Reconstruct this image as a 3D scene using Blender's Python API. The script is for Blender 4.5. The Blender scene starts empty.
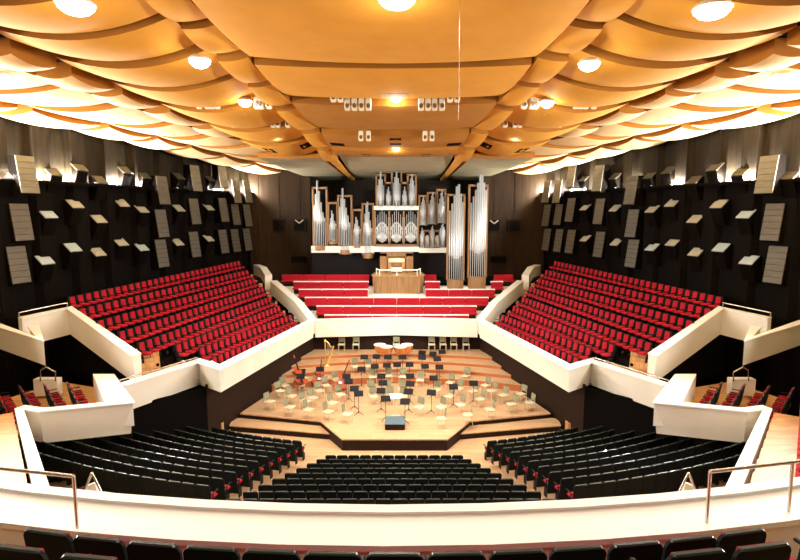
import bpy, math, random
from mathutils import Vector, Matrix
random.seed(7)
C = bpy.context.scene.collection
sc = bpy.context.scene
R = math.radians

# ------------------------------------------------------------------ camera, world, light, exposure
CAM = Vector((.23, 0, 10)); PITCH = R(7); F = 560
cd = bpy.data.cameras.new('camera'); cam = bpy.data.objects.new('camera', cd); C.objects.link(cam)
cam.location = CAM; cam.rotation_euler = (R(90) - PITCH, 0, 0)
cd.sensor_width = 36; cd.lens = 36 * F / 800; cd.clip_end = 200
sc.camera = cam
w = bpy.data.worlds.new('world'); sc.world = w; w.use_nodes = True
w.node_tree.nodes['Background'].inputs[0].default_value = (1, .78, .5, 1)
w.node_tree.nodes['Background'].inputs[1].default_value = .05
sc.view_settings.view_transform = 'Standard'; sc.view_settings.look = 'None'
sc.view_settings.exposure = -0.68; sc.view_settings.gamma = 1
LAMP_W = 1000      # ceiling downlights
COVE_W = 3000       # lamps in the wall troughs
SPOT_W = 3000      # stage spotlights
WARM = (1, .96, .84)

def ray(px, py):
    u = (px - 400) / F; v = (280 - py) / F
    return Vector((u, math.cos(PITCH) + v * math.sin(PITCH), -math.sin(PITCH) + v * math.cos(PITCH)))
def atz(px, py, z):
    r = ray(px, py); return CAM + r * ((z - CAM.z) / r.z)
def aty(px, py, y):
    r = ray(px, py); return CAM + r * (y / r.y)
def mir(p): return Vector((-p[0], p[1], p[2]))

# ------------------------------------------------------------------ materials
def mat(name, col, rough=.6, metal=0, emit=None, noise=None, scale=3, stretch=(1, 1, 1), bump=0, spec=.5, coat=0):
    m = bpy.data.materials.new(name); m.use_nodes = True
    nt = m.node_tree; b = nt.nodes['Principled BSDF']
    b.inputs['Base Color'].default_value = (*col, 1); b.inputs['Roughness'].default_value = rough
    b.inputs['Metallic'].default_value = metal; b.inputs['Specular IOR Level'].default_value = spec
    b.inputs['Coat Weight'].default_value = coat
    if emit:
        b.inputs['Emission Color'].default_value = (*emit[0], 1); b.inputs['Emission Strength'].default_value = emit[1]
    if noise:
        tc = nt.nodes.new('ShaderNodeTexCoord'); mp = nt.nodes.new('ShaderNodeMapping')
        mp.inputs['Scale'].default_value = stretch
        n = nt.nodes.new('ShaderNodeTexNoise'); n.inputs['Scale'].default_value = scale; n.inputs['Detail'].default_value = 5
        r = nt.nodes.new('ShaderNodeValToRGB'); r.color_ramp.elements[0].position = .35; r.color_ramp.elements[1].position = .68
        r.color_ramp.elements[0].color = (*noise, 1); r.color_ramp.elements[1].color = (*col, 1)
        L = nt.links.new
        L(tc.outputs['Object'], mp.inputs[0]); L(mp.outputs[0], n.inputs['Vector']); L(n.outputs['Fac'], r.inputs[0])
        L(r.outputs[0], b.inputs['Base Color'])
        if bump:
            bp = nt.nodes.new('ShaderNodeBump'); bp.inputs['Strength'].default_value = bump
            L(n.outputs['Fac'], bp.inputs['Height']); L(bp.outputs[0], b.inputs['Normal'])
    return m
def plank_mat(name, c1, c2, rough, bw=2.2, rh=.12, spec=.4):
    m = bpy.data.materials.new(name); m.use_nodes = True
    nt = m.node_tree; b = nt.nodes['Principled BSDF']; L = nt.links.new
    tc = nt.nodes.new('ShaderNodeTexCoord'); br = nt.nodes.new('ShaderNodeTexBrick')
    br.inputs['Scale'].default_value = 1; br.inputs['Brick Width'].default_value = bw; br.inputs['Row Height'].default_value = rh
    br.inputs['Mortar Size'].default_value = .004
    br.inputs['Color1'].default_value = (*c1, 1); br.inputs['Color2'].default_value = (*c2, 1)
    br.inputs['Mortar'].default_value = (c2[0] * .6, c2[1] * .55, c2[2] * .5, 1)
    L(tc.outputs['Object'], br.inputs['Vector'])
    n = nt.nodes.new('ShaderNodeTexNoise'); n.inputs['Scale'].default_value = 2.5; n.inputs['Detail'].default_value = 6
    mp = nt.nodes.new('ShaderNodeMapping'); mp.inputs['Scale'].default_value = (1, 6, 1)
    L(tc.outputs['Object'], mp.inputs[0]); L(mp.outputs[0], n.inputs['Vector'])
    mx = nt.nodes.new('ShaderNodeMix'); mx.data_type = 'RGBA'; mx.blend_type = 'MULTIPLY'; mx.inputs[0].default_value = .35
    L(br.outputs['Color'], mx.inputs[6]); L(n.outputs['Color'], mx.inputs[7])
    L(mx.outputs[2], b.inputs['Base Color']); b.inputs['Roughness'].default_value = rough
    b.inputs['Specular IOR Level'].default_value = spec
    return m
M = {
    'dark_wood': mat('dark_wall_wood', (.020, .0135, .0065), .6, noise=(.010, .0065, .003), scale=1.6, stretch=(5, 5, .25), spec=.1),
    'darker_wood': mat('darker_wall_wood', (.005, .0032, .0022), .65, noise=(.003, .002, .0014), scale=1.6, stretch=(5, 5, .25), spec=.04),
    'brown_wood': mat('brown_organ_wall_wood', (.030, .0165, .0075), .6, noise=(.017, .0095, .0045), scale=1.4, stretch=(6, 6, .3), spec=.1),
    'oak': mat('pale_oak', (.55, .33, .14), .4, noise=(.42, .23, .09), scale=2, stretch=(4, 4, .5)),
    'floor': plank_mat('stage_floor_boards', (.74, .48, .27), (.64, .38, .20), .35),
    'stair': plank_mat('stair_oak', (.72, .42, .17), (.58, .30, .11), .4, 1.2, .1),
    'riser': mat('red_brown_riser', (.42, .13, .04), .5),
    'stage_edge': mat('dark_stage_front', (.022, .010, .006), .6, noise=(.015, .007, .0045), scale=3, stretch=(8, 8, .4), spec=.12),
    'plaster': mat('white_plaster', (.80, .76, .66), .6, noise=(.74, .69, .58), scale=.8),
    'cope': mat('white_coping', (.86, .83, .76), .5),
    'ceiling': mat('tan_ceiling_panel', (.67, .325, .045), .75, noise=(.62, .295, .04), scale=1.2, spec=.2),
    'ceil_lit': mat('lit_tan_ceiling_panel', (.80, .56, .27), .75, noise=(.76, .52, .24), scale=1.2),  # tan panel made paler, the trough lamps' strong light put into its colour
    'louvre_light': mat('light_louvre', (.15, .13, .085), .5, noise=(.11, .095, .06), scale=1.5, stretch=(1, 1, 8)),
    'ceil_brown_dim': mat('dim_brown_ceiling_panel', (.40, .18, .032), .8, noise=(.36, .16, .028), scale=1.2, spec=.15),  # browner tint, also darkened for the weaker light towards the organ
    'edge': mat('shaded_panel_edge', (.34, .13, .020), .85, spec=.1),  # side of the tan panel, its shade put in as darker brown
    'ceil_grey': mat('grey_cream_panel', (.36, .31, .18), .75, noise=(.32, .27, .15), scale=.8),
    'soffit_mark': mat('darker_tan_square', (.50, .34, .17), .8),
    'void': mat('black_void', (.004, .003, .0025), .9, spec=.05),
    'red': mat('red_seat_cloth', (.40, .008, .020), .85, noise=(.30, .005, .013), scale=12, spec=.2),
    'black': mat('black_seat_shell', (.008, .007, .007), .6, spec=.15),
    'lacquer': mat('black_lacquer_rim', (.035, .055, .055), .25, spec=.5, coat=.25),
    'blackcloth': mat('black_seat_back_cloth', (.005, .008, .008), .75, spec=.12),
    'steel': mat('satin_steel', (.62, .60, .56), .25, metal=1),
    'pipe': mat('tin_organ_pipe', (.52, .54, .55), .38, metal=.35),
    'mouth': mat('polished_pipe_mouth', (.95, .95, .93), .18, metal=.5),
    'organ_wood': mat('organ_case_wood', (.36, .20, .085), .45, noise=(.26, .13, .05), scale=2, stretch=(5, 5, .4)),
    'organ_black': mat('organ_shadow_black', (.012, .010, .010), .8, spec=.1),
    'olive': mat('olive_chair_padding', (.20, .20, .12), .7),
    'beige': mat('beige_chair_frame', (.62, .55, .38), .45),
    'stand': mat('black_music_stand', (.010, .010, .012), .7, spec=.15),
    'gold': mat('gilded_harp', (.90, .58, .18), .3, metal=.6),
    'bass': mat('varnished_bass', (.36, .055, .018), .25, coat=.5),
    'copper': mat('copper_drum', (.82, .33, .10), .25, metal=.8),
    'skin': mat('drum_head', (.92, .84, .68), .5),
    'podium': mat('blue_grey_podium_cloth', (.10, .15, .17), .8, spec=.1),
    'paper': mat('white_paper', (.9, .88, .82), .6),
    'lens': mat('lamp_lens_glow', (1, .95, .85), .3, emit=((1, .88, .66), 35)),
    'cold_lens': mat('cool_lens_glow', (1, 1, 1), .3, emit=((.85, 1, .9), 14)),
    'key_glow': mat('lit_music_desk', (.9, .75, .5), .5, emit=((1, .8, .5), 1.2)),
    'housing': mat('lamp_housing', (.10, .07, .04), .5),
    'spotbody': mat('cream_spotlight_body', (.78, .68, .50), .5),
    'louvre': mat('grey_brown_louvre', (.085, .07, .045), .5, noise=(.06, .048, .03), scale=1.5, stretch=(1, 1, 8)),
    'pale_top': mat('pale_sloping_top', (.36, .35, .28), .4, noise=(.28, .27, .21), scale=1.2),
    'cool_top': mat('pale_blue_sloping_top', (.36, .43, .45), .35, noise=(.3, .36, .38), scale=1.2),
}

# ------------------------------------------------------------------ mesh helpers
class MB:
    def __init__(s): s.v = []; s.f = []; s.sm = []
    def add(s, vs, fs, smooth=False):
        b = len(s.v); s.v += [tuple(v) for v in vs]
        for f in fs: s.f.append([b + i for i in f]); s.sm.append(smooth)
        return s
    def box(s, c, size, rz=0, rx=0, ry=0):
        m = Matrix.Translation(Vector(c)) @ Matrix.Rotation(rz, 4, 'Z') @ Matrix.Rotation(rx, 4, 'X') @ Matrix.Rotation(ry, 4, 'Y')
        h = [d / 2 for d in size]
        vs = [m @ Vector((x * h[0], y * h[1], z * h[2])) for x in (-1, 1) for y in (-1, 1) for z in (-1, 1)]
        return s.add(vs, [(0, 1, 3, 2), (4, 6, 7, 5), (0, 4, 5, 1), (2, 3, 7, 6), (0, 2, 6, 4), (1, 5, 7, 3)])
    def rbox(s, c, size, b=.03, rz=0, rx=0):   # box with its edges cut back
        m = Matrix.Translation(Vector(c)) @ Matrix.Rotation(rz, 4, 'Z') @ Matrix.Rotation(rx, 4, 'X')
        hx, hy, hz = [d / 2 for d in size]
        b = min(b, hx * .9, hy * .9, hz * .9)
        vs = []
        for z, i in ((-hz, b), (-hz + b, 0), (hz - b, 0), (hz, b)):
            X, Y = hx - i, hy - i
            for x, y in ((X - b, -Y), (X, -Y + b), (X, Y - b), (X - b, Y), (-X + b, Y), (-X, Y - b), (-X, -Y + b), (-X + b, -Y)):
                vs.append(m @ Vector((x, y, z)))
        fs = [tuple(range(7, -1, -1)), tuple(range(24, 32))]
        for k in range(3):
            for j in range(8): fs.append((k * 8 + j, k * 8 + (j + 1) % 8, k * 8 + 8 + (j + 1) % 8, k * 8 + 8 + j))
        return s.add(vs, fs)
    def prism(s, poly, z0, z1):      # poly of (x, y) or (x, y, z); z0/z1 absolute, or z1=None uses the polygon's own z
        n = len(poly)
        top = [(p[0], p[1], p[2] if z1 is None else z1) for p in poly]
        bot = [(p[0], p[1], z0) for p in poly]
        return s.add(bot + top, [tuple(range(n - 1, -1, -1)), tuple(range(n, 2 * n))] + [(i, (i + 1) % n, n + (i + 1) % n, n + i) for i in range(n)])
    def cyl(s, p0, p1, r0, r1=None, n=8, cap=True):
        r1 = r0 if r1 is None else r1
        p0, p1 = Vector(p0), Vector(p1); d = (p1 - p0).normalized()
        a = d.orthogonal().normalized(); b = d.cross(a)
        vs = [p + (a * math.cos(t) + b * math.sin(t)) * r for p, r in ((p0, r0), (p1, r1)) for t in [2 * math.pi * i / n for i in range(n)]]
        s.add(vs, [(i, (i + 1) % n, n + (i + 1) % n, n + i) for i in range(n)], True)
        if cap: s.add(vs, [tuple(range(n - 1, -1, -1)), tuple(range(n, 2 * n))])
        return s
    def lathe(s, c, prof, n=12, sx=1, sy=1):
        vs = []; k = len(prof)
        for r, z in prof:
            for i in range(n):
                t = 2 * math.pi * i / n; vs.append((c[0] + r * math.cos(t) * sx, c[1] + r * math.sin(t) * sy, c[2] + z))
        fs = [(j * n + i, j * n + (i + 1) % n, (j + 1) * n + (i + 1) % n, (j + 1) * n + i) for j in range(k - 1) for i in range(n)]
        return s.add(vs, fs, True)
    def tube(s, pts, r, n=6):
        for a, b in zip(pts, pts[1:]): s.cyl(a, b, r, n=n)
        return s
    def slab(s, q, t):   # quad of 4 points, thickness t downwards
        q = [Vector(p) for p in q]; d = Vector((0, 0, -t))
        return s.add([p + d for p in q] + q, [(3, 2, 1, 0), (4, 5, 6, 7)] + [(i, (i + 1) % 4, 4 + (i + 1) % 4, 4 + i) for i in range(4)])
    def mesh(s, name):
        me = bpy.data.meshes.new(name); me.from_pydata(s.v, [], s.f)
        me.polygons.foreach_set('use_smooth', s.sm); me.update(); return me
    def build(s, name, m, parent=None, loc=None):
        me = s.mesh(name); me.materials.append(m if not isinstance(m, str) else M[m])
        o = bpy.data.objects.new(name, me); C.objects.link(o)
        if parent: o.parent = parent
        if loc is not None: o.location = loc
        return o
def tag(o, label=None, cat=None, group=None, kind=None):
    if label: o['label'] = label
    if cat: o['category'] = cat
    if group: o['group'] = group
    if kind: o['kind'] = kind
    return o
def empty(name, loc=(0, 0, 0), rz=0):
    o = bpy.data.objects.new(name, None); C.objects.link(o); o.location = loc; o.rotation_euler = (0, 0, rz); return o
def struct(o, label=None): return tag(o, label, kind='structure')
def copy_tree(o, parent=None):
    c = o.copy(); C.objects.link(c)
    if parent: c.parent = parent
    for ch in list(o.children): copy_tree(ch, c)
    return c
ORD = ['', 'first', 'second', 'third', 'fourth', 'fifth', 'sixth', 'seventh', 'eighth', 'ninth', 'tenth', 'eleventh', 'twelfth', 'thirteenth', 'fourteenth', 'fifteenth',
       'sixteenth', 'seventeenth', 'eighteenth', 'nineteenth', 'twentieth'] + ['twenty-' + x for x in 'first second third fourth fifth sixth seventh eighth ninth'.split()] + ['thirtieth'] + \
      ['thirty-' + x for x in 'first second third fourth fifth sixth seventh eighth ninth'.split()] + ['fortieth', 'forty-first', 'forty-second', 'forty-third']
SIDE = {-1: 'left', 1: 'right'}

# ------------------------------------------------------------------ room shell
def wx(y): return 11.95 + .314 * (45.6 - y)      # half width of the hall between the side walls
ZT = 17.5
for s in (-1, 1):
    mb = MB(); mb2 = MB(); n = 0; y = 45.8; pts = []
    while y > -6:
        wdt = .82 if n % 2 else 1.0
        d = .32 if n % 2 else 0
        pts += [(s * (wx(y) - d), y), (s * (wx(y - wdt) - d), y - wdt)]; y -= wdt + .12; n += 1
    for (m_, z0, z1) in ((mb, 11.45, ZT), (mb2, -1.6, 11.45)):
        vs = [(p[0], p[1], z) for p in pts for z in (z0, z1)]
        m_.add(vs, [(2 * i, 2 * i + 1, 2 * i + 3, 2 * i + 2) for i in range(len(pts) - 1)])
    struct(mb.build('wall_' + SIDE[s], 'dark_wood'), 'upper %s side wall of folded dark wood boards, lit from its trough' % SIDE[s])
    struct(mb2.build('wall_%s_lower' % SIDE[s], 'darker_wood'), 'lower %s side wall of wood boards, shade put into their dark colour' % SIDE[s])  # same boards as above the trough, coloured darker for the missing light
    tr = MB()
    a, b = Vector((s * (wx(45.5) - .28), 45.5, 11.4)), Vector((s * (wx(-2) - .28), -2, 11.4))
    e = Vector((-s * .34, 0, 0))
    tr.slab([a + e, b + e, b - e, a - e], .10)
    a2, b2 = a + e, b + e
    tr.slab([a2 + Vector((0, 0, .08)), b2 + Vector((0, 0, .08)), b2 - e * .15 + Vector((0, 0, .08)), a2 - e * .15 + Vector((0, 0, .08))], .18)
    struct(tr.build('trim_1' if s < 0 else 'trim_2', 'void'), 'black light trough ledge along the %s side wall' % SIDE[s])
    # organ side panels of the end wall
    p = MB()
    x0, x1 = 11.9, 6.95
    for k in range(6):
        xa = x0 + (x1 - x0) * k / 6; xb = x0 + (x1 - x0) * (k + 1) / 6
        p.box((s * (xa + xb) / 2, 45.4 + (.03 if k % 2 else 0), 8.6), (abs(xb - xa), .3, 14))
    struct(p.build('wall_organ_' + SIDE[s], 'brown_wood'), 'brown wood panel wall on the %s of the organ' % SIDE[s])
p = MB(); p.box((0, 50.4, 8), (15, .3, 17)); struct(p.build('wall_back', 'dark_wood'), 'dark wood wall of the niche behind the organ')
p = MB(); p.box((0, -5.2, 8), (58, .3, 20)); struct(p.build('wall_rear', 'brown_wood'), 'wooden wall at the rear of the hall')
for s in (-1, 1):
    p = MB(); p.box((s * 7.0, 48, 8), (.2, 5, 17)); struct(p.build('wall_niche_' + SIDE[s], 'dark_wood'), '%s cheek of the organ niche' % SIDE[s])
p = MB(); p.box((0, 21, 17.6), (60, 56, .2)); struct(p.build('ceiling', 'void'), 'black void above the hanging ceiling panels')
p = MB(); p.box((0, 21, -1.7), (60, 56, .2)); struct(p.build('floor', 'void'), 'black base of the hall')

# ------------------------------------------------------------------ ceiling panels
def interp(tab, y):
    for (a, za), (b, zb) in zip(tab, tab[1:]):
        if y <= b: return za + (zb - za) * (y - a) / (b - a)
    return tab[-1][1]
ZC = [(-10, 15.6), (12, 15.5), (14.5, 15.35), (19, 14.85), (23, 14.45), (28, 13.95), (31.5, 13.45), (33.7, 13.2), (37, 12.95), (46, 12.5)]
ZS = [(-10, 14.9), (14, 14.75), (24, 14.45), (30, 14.3), (36, 13.9), (43, 13.4), (46, 13.2)]
def panel(q, sag, sag2, t, label, group, m='ceiling', marks=()):
    """q: near-a, near-b, far-b, far-a corner points; underside bulges downwards"""
    q = [Vector(p) for p in q]; nu, nv = 10, 6; bot = []
    def pt(u, v, dz=0):
        p = (q[0] * (1 - u) + q[1] * u) * (1 - v) + (q[3] * (1 - u) + q[2] * u) * v
        k = 1 - (2 * u - 1) ** 2; l = 1 - (2 * v - 1) ** 2
        return p + Vector((0, 0, -sag * k - sag2 * l + dz))
    mb = MB()
    vs = [pt(i / nu, j / nv) for j in range(nv + 1) for i in range(nu + 1)]
    W = nu + 1
    mb.add(vs, [(j * W + i, (j + 1) * W + i, (j + 1) * W + i + 1, j * W + i + 1) for j in range(nv) for i in range(nu)], True)
    ring = [(i / nu, 0) for i in range(nu)] + [(1, j / nv) for j in range(nv)] + [(1 - i / nu, 1) for i in range(nu)] + [(0, 1 - j / nv) for j in range(nv)]
    zt = max(p.z for p in q) + t
    a = [pt(u, v) for u, v in ring]; b = [Vector((p.x, p.y, zt)) for p in a]; n = len(ring)
    o = mb.build('ceiling_panel', m)
    MB().add(a + b, [(i, (i + 1) % n, n + (i + 1) % n, n + i) for i in range(n)] + [tuple(range(n, 2 * n))]).build('shaded_edge', 'edge', o)
    tag(o, label, 'ceiling panel', group)
    for (u0, u1, v0, v1, mm) in marks:
        k = MB(); k.add([pt(u, v, -.012) for u, v in ((u0, v0), (u0, v1), (u1, v1), (u1, v0))] + [pt(u, v, .03) for u, v in ((u0, v0), (u0, v1), (u1, v1), (u1, v0))],
                        [(0, 1, 2, 3), (7, 6, 5, 4), (0, 4, 5, 1), (1, 5, 6, 2), (2, 6, 7, 3), (3, 7, 4, 0)])
        k.build('inset_plate', mm, o)
    return o
def hc(y): return max(3.55, 5.05 - .095 * (y - 14.5))       # half width of the centre column
# centre column
rows = [(4.3, 9.0), (9.3, 14.0), (14.4, 18.9), (19.3, 23.0), (23.6, 28.0), (28.7, 31.5), (31.7, 33.7)]
nm = ['above the gallery front', 'above the stalls', 'large and nearest in view', 'behind the nearest lamp', 'with small spotlights along its front', 'with the black plates', 'narrow and last before the organ']
for i, (a, b) in enumerate(rows):
    za, zb = interp(ZC, a), interp(ZC, b) + .12
    mk = {3: [(.44, .56, .72, .93, 'soffit_mark')], 5: [(.02, .12, .5, .8, 'void'), (.46, .54, .1, .5, 'void'), (.88, .98, .5, .8, 'void')], 6: [(.22, .3, .3, .8, 'void'), (.7, .78, .3, .8, 'void')]}.get(i, [])
    panel([(-hc(a), a, za), (hc(a), a, za), (hc(b), b, zb), (-hc(b), b, zb)], (.22 if i < 3 else .12), .12, .5, 'tan ceiling panel of the centre column, ' + nm[i], 'centre ceiling panels', 'ceil_brown_dim' if i >= 4 else 'ceiling', marks=mk)
# narrow link plates and the wide side columns
def c2(y): return 10.9 - .162 * (y - 17.5)
def c1(y): return hc(y) + 1.15 - .012 * (y - 15)
srows = [(4.6, 7.6), (7.9, 10.6), (10.9, 13.4), (13.9, 15.9), (16.1, 18.1), (18.5, 20.9), (21.1, 23.8), (24.3, 27.9), (28.3, 31.2), (31.7, 35.2)]
orows = srows[:-1] + [(31.6, 34.0), (34.3, 37.3), (37.6, 40.8), (41.1, 45.0)]
for s in (-1, 1):
    S = SIDE[s]
    for i, (a, b) in enumerate(srows):
        za, zb = interp(ZC, a) - .05, interp(ZC, b) + .0
        mk = [(.02, .98, .0, .01, 'soffit_mark')] if 0 else []
        panel([(s * (hc(a) + .06), a + .5, za + .12), (s * (c1(a) - .06), a + .5, za + .0), (s * (c1(b) - .06), b + .3, zb), (s * (hc(b) + .06), b + .3, zb + .12)], .05, .1, .4,
              'narrow tan ceiling link panel %s of centre, %s from the organ' % (S, ORD[len(srows) - i]), S + ' inner link panels')
        za, zb = interp(ZC, a) * .5 + interp(ZS, a) * .5 + .12, interp(ZC, b) * .5 + interp(ZS, b) * .5 + .12
        mk = []
        if i == 7: mk = [(.05, .32, .2, .72, 'soffit_mark')]
        if i == 5: mk = [(.78, .93, .1, .8, 'soffit_mark')]
        if i == 9: mk = [(.10, .24, .15, .45, 'void'), (.62, .76, .15, .45, 'void')]
        dzo = .0
        panel([(s * c1(a), a, za + .25), (s * c2(a), a, za), (s * c2(b), b, zb + .1), (s * c1(b), b, zb + .35)], .5, .1, .45,
              'wide curved tan ceiling panel %s of centre, %s from the organ' % (S, ORD[len(srows) - i]), S + ' wide ceiling panels', marks=mk)
        if i < 9:
            za, zb = interp(ZS, a) - .1, interp(ZS, b) - .1
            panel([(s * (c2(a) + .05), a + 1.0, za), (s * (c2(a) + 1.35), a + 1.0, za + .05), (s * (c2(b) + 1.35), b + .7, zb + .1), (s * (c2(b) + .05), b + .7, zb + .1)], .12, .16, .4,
                  'short curved light-paled tan link panel on the %s, %s from the organ' % (S, ORD[9 - i]), S + ' outer link panels', 'ceil_lit')
    for i, (a, b) in enumerate(orows):
        za, zb = interp(ZS, a), interp(ZS, b) + .12
        def o0(y): return (c2(y) + 1.45) if y < 31 else max(c2(31) + 1.45 - .62 * (y - 31), 4.5)
        def o1(y): return max(wx(y) - 3.1, o0(y) + 1.2)
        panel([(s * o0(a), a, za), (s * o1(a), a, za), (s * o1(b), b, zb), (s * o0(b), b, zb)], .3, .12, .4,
              'light-paled tan ceiling panel in the outer %s column, %s from the organ' % (S, ORD[len(orows) - i]), S + ' outer ceiling panels', 'ceil_lit')
        za, zb = interp(ZS, a) - .15, interp(ZS, b) - .15
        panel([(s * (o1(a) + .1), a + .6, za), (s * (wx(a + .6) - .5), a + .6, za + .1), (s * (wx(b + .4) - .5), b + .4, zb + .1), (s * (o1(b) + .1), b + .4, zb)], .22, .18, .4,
              'brightly lit ceiling lobe against the %s wall, %s from the organ' % (S, ORD[len(orows) - i]), S + ' wall-side ceiling lobes', 'ceil_lit')
# panels in front of and above the organ
panel([(-3.5, 34.6, 13.4), (3.5, 34.6, 13.4), (3.6, 50, 12.85), (-3.6, 50, 12.85)], .05, .12, .3, 'grey cream ceiling panel directly above the organ', 'ceiling panels over the organ', 'ceil_grey')
for s in (-1, 1):
    panel([(s * 4.6, 35.4, 13.3), (s * 8.6, 35.4, 13.3), (s * 6.9, 50, 12.7), (s * 4.2, 50, 12.85)], .05, .12, .3, 'cream ceiling panel over the %s flank of the organ' % SIDE[s], 'ceiling panels over the organ', 'ceil_grey')
    b = MB(); b.slab([(s * 3.75, 34.6, 13.42), (s * 4.3, 34.6, 13.42), (s * 4.05, 50, 12.86), (s * 3.75, 50, 12.86)], .18)
    tag(b.build('ceiling_rib', 'ceiling'), 'tan wooden rib between the ceiling panels, %s of the organ' % SIDE[s], 'ceiling rib')

# ------------------------------------------------------------------ lamps
def light(kind, name, loc, energy, col=WARM, r=.15, parent=None, rot=None, **k):
    d = bpy.data.lights.new(name, kind); d.energy = energy; d.color = col; d.shadow_soft_size = r
    for a, b in k.items(): setattr(d, a, b)
    o = bpy.data.objects.new(name, d); C.objects.link(o); o.location = loc
    if rot: o.rotation_euler = rot
    if parent: o.parent = parent
    return o
def downlight(p, label, energy=LAMP_W, r=.26, m='lens', col=WARM):
    t = empty('ceiling_lamp', p); tag(t, label, 'lamp', 'ceiling lamps')
    MB().lathe((0, 0, 0), [(.02, .22), (r * .8, .21), (r * 1.08, .12), (r * 1.14, .07), (r * 1.0, .08), (r * .9, .10)], 20).build('housing', 'spotbody', t)
    MB().lathe((0, 0, 0), [(r * 1.05, .10), (r * 1.0, .0), (r * .75, -.09), (r * .4, -.14), (.001, -.15)], 20).build('lens', m, t)
    light('SPOT', 'lamp_light', (0, 0, -.17), energy, col, .12, t, spot_size=R(158), spot_blend=.6)
    light('POINT', 'lamp_spill', (0, 0, -.34), energy * .12, col, .12, t)
    return t
def lampz(px, py, y): return aty(px, py, y)
downlight(aty(397, 2, 14.0), 'round ceiling lamp at the top centre of the ceiling', r=.42)
downlight(aty(396, 98, 23.3), 'round lamp in the gap of the second centre panel', r=.26)
downlight(aty(396, 148, 31.6), 'small round lamp nearest the organ', r=.2, energy=LAMP_W * .5)
for s, L in ((-1, [(76, 8), (200, 63), (245, 103), (277, 133)]), (1, [(712, 12), (589, 66), (547, 104), (515, 134)])):
    for (px, py), y, n, r, e in zip(L, (13.35, 17.7, 23.3, 30.2), ('nearest', 'second', 'third', 'farthest'), (.38, .3, .26, .24), (1, .9, .8, .7)):
        downlight(aty(px, py, y), '%s glowing round lamp of the %s row of ceiling lamps' % (n, SIDE[s]), LAMP_W * e, r)
    q = aty(2 if s < 0 else 781, 79, 18.6)
    downlight(q, 'glowing ceiling lamp close to the %s edge of the ceiling' % SIDE[s], LAMP_W, .3)
for x in (-9, 0, 9):      # lamps of the same ceiling above and behind the viewer
    for y in (2.5, 9.35):
        downlight((x, y, interp(ZC, y) - .35), 'ceiling lamp above the rear gallery', LAMP_W * .8, .3)
for s in (-1, 1):         # trough lamps
    n = 0; y = 44.6
    while y > 6:
        t = empty('trough_lamp', (s * (wx(y) - .46), y, 11.5)); tag(t, 'small uplight in the %s wall trough, %s from the organ' % (SIDE[s], ORD[n + 1]), 'uplight', SIDE[s] + ' trough lamps')
        MB().lathe((0, 0, 0), [(.001, -.08), (.06, -.08), (.10, .02), (.09, .03), (.001, .0)], 10).build('reflector', 'steel', t)
        light('POINT', 'trough_light', (0, 0, .12), COVE_W, (1, .97, .90), .06, t)
        y -= 1.55; n += 1

# small stage spotlights in the ceiling gaps
def spotbox(p, label, m='spotbody'):
    t = empty('stage_spotlight', p); tag(t, label, 'spotlight', 'stage spotlights in the ceiling gaps'); t.scale = (.8, .8, 1)
    MB().rbox((0, 0, 0), (.28, .34, .42), .03, rx=R(-20)).build('body', m, t)
    MB().cyl((0, 0, .2), (0, 0, 3.12), .02, n=6).build('hanger', 'steel', t)
    MB().cyl((0, -.18, -.05), (0, -.24, -.08), .09, .10, n=10).build('front_lens', 'housing', t)
def sname(i, where): return 'small cream spotlight, %s from the left %s' % (ORD[i + 1], where)
for i, px in enumerate((347.5, 354.5, 361.5, 368.5, 421, 428, 434.5, 442)): spotbox(aty(px, 104.5, 23.3), sname(i, 'hanging below the centre panel gap'))
for i, px in enumerate((333.5, 340.5, 450, 457)): spotbox(aty(px, 96, 23.2), sname(i, 'tucked high in the same gap'))
for i, px in enumerate((361, 368.5, 425, 432)): spotbox(aty(px, 136, 28.35), sname(i, 'in the next centre gap towards the organ'))
for s in (-1, 1):
    for i, px in enumerate((199, 207, 212, 217, 257, 261, 269)): spotbox(aty(px if s < 0 else 793 - px, 103, 24.05), 'small cream spotlight, %s from the %s wall beside the third lamp' % (ORD[i + 1], SIDE[s]))
    for i, px in enumerate((233, 238, 273, 278, 288)): spotbox(aty(px if s < 0 else 793 - px, 122.5, 28.1), 'small cream spotlight, %s from the %s wall in the gap before the farthest lamp' % (ORD[i + 1], SIDE[s]))
# real spotlights over the stage
for x in (-3.6, -1.2, 1.2, 3.6):
    light('SPOT', 'stage_spot', (x, 23.3, 13.9), SPOT_W, WARM, .12, rot=(R(25), 0, 0), spot_size=R(85), spot_blend=.7)
wp = aty(460, 2, 14.2)
tag(MB().cyl((wp.x, 14.2, wp.z + .3), (wp.x, 14.2, aty(468, 120, 14.2).z), .009, n=5).build('microphone_cable', 'steel'), 'thin wire hanging straight down from the ceiling right of centre', 'cable')

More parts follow.
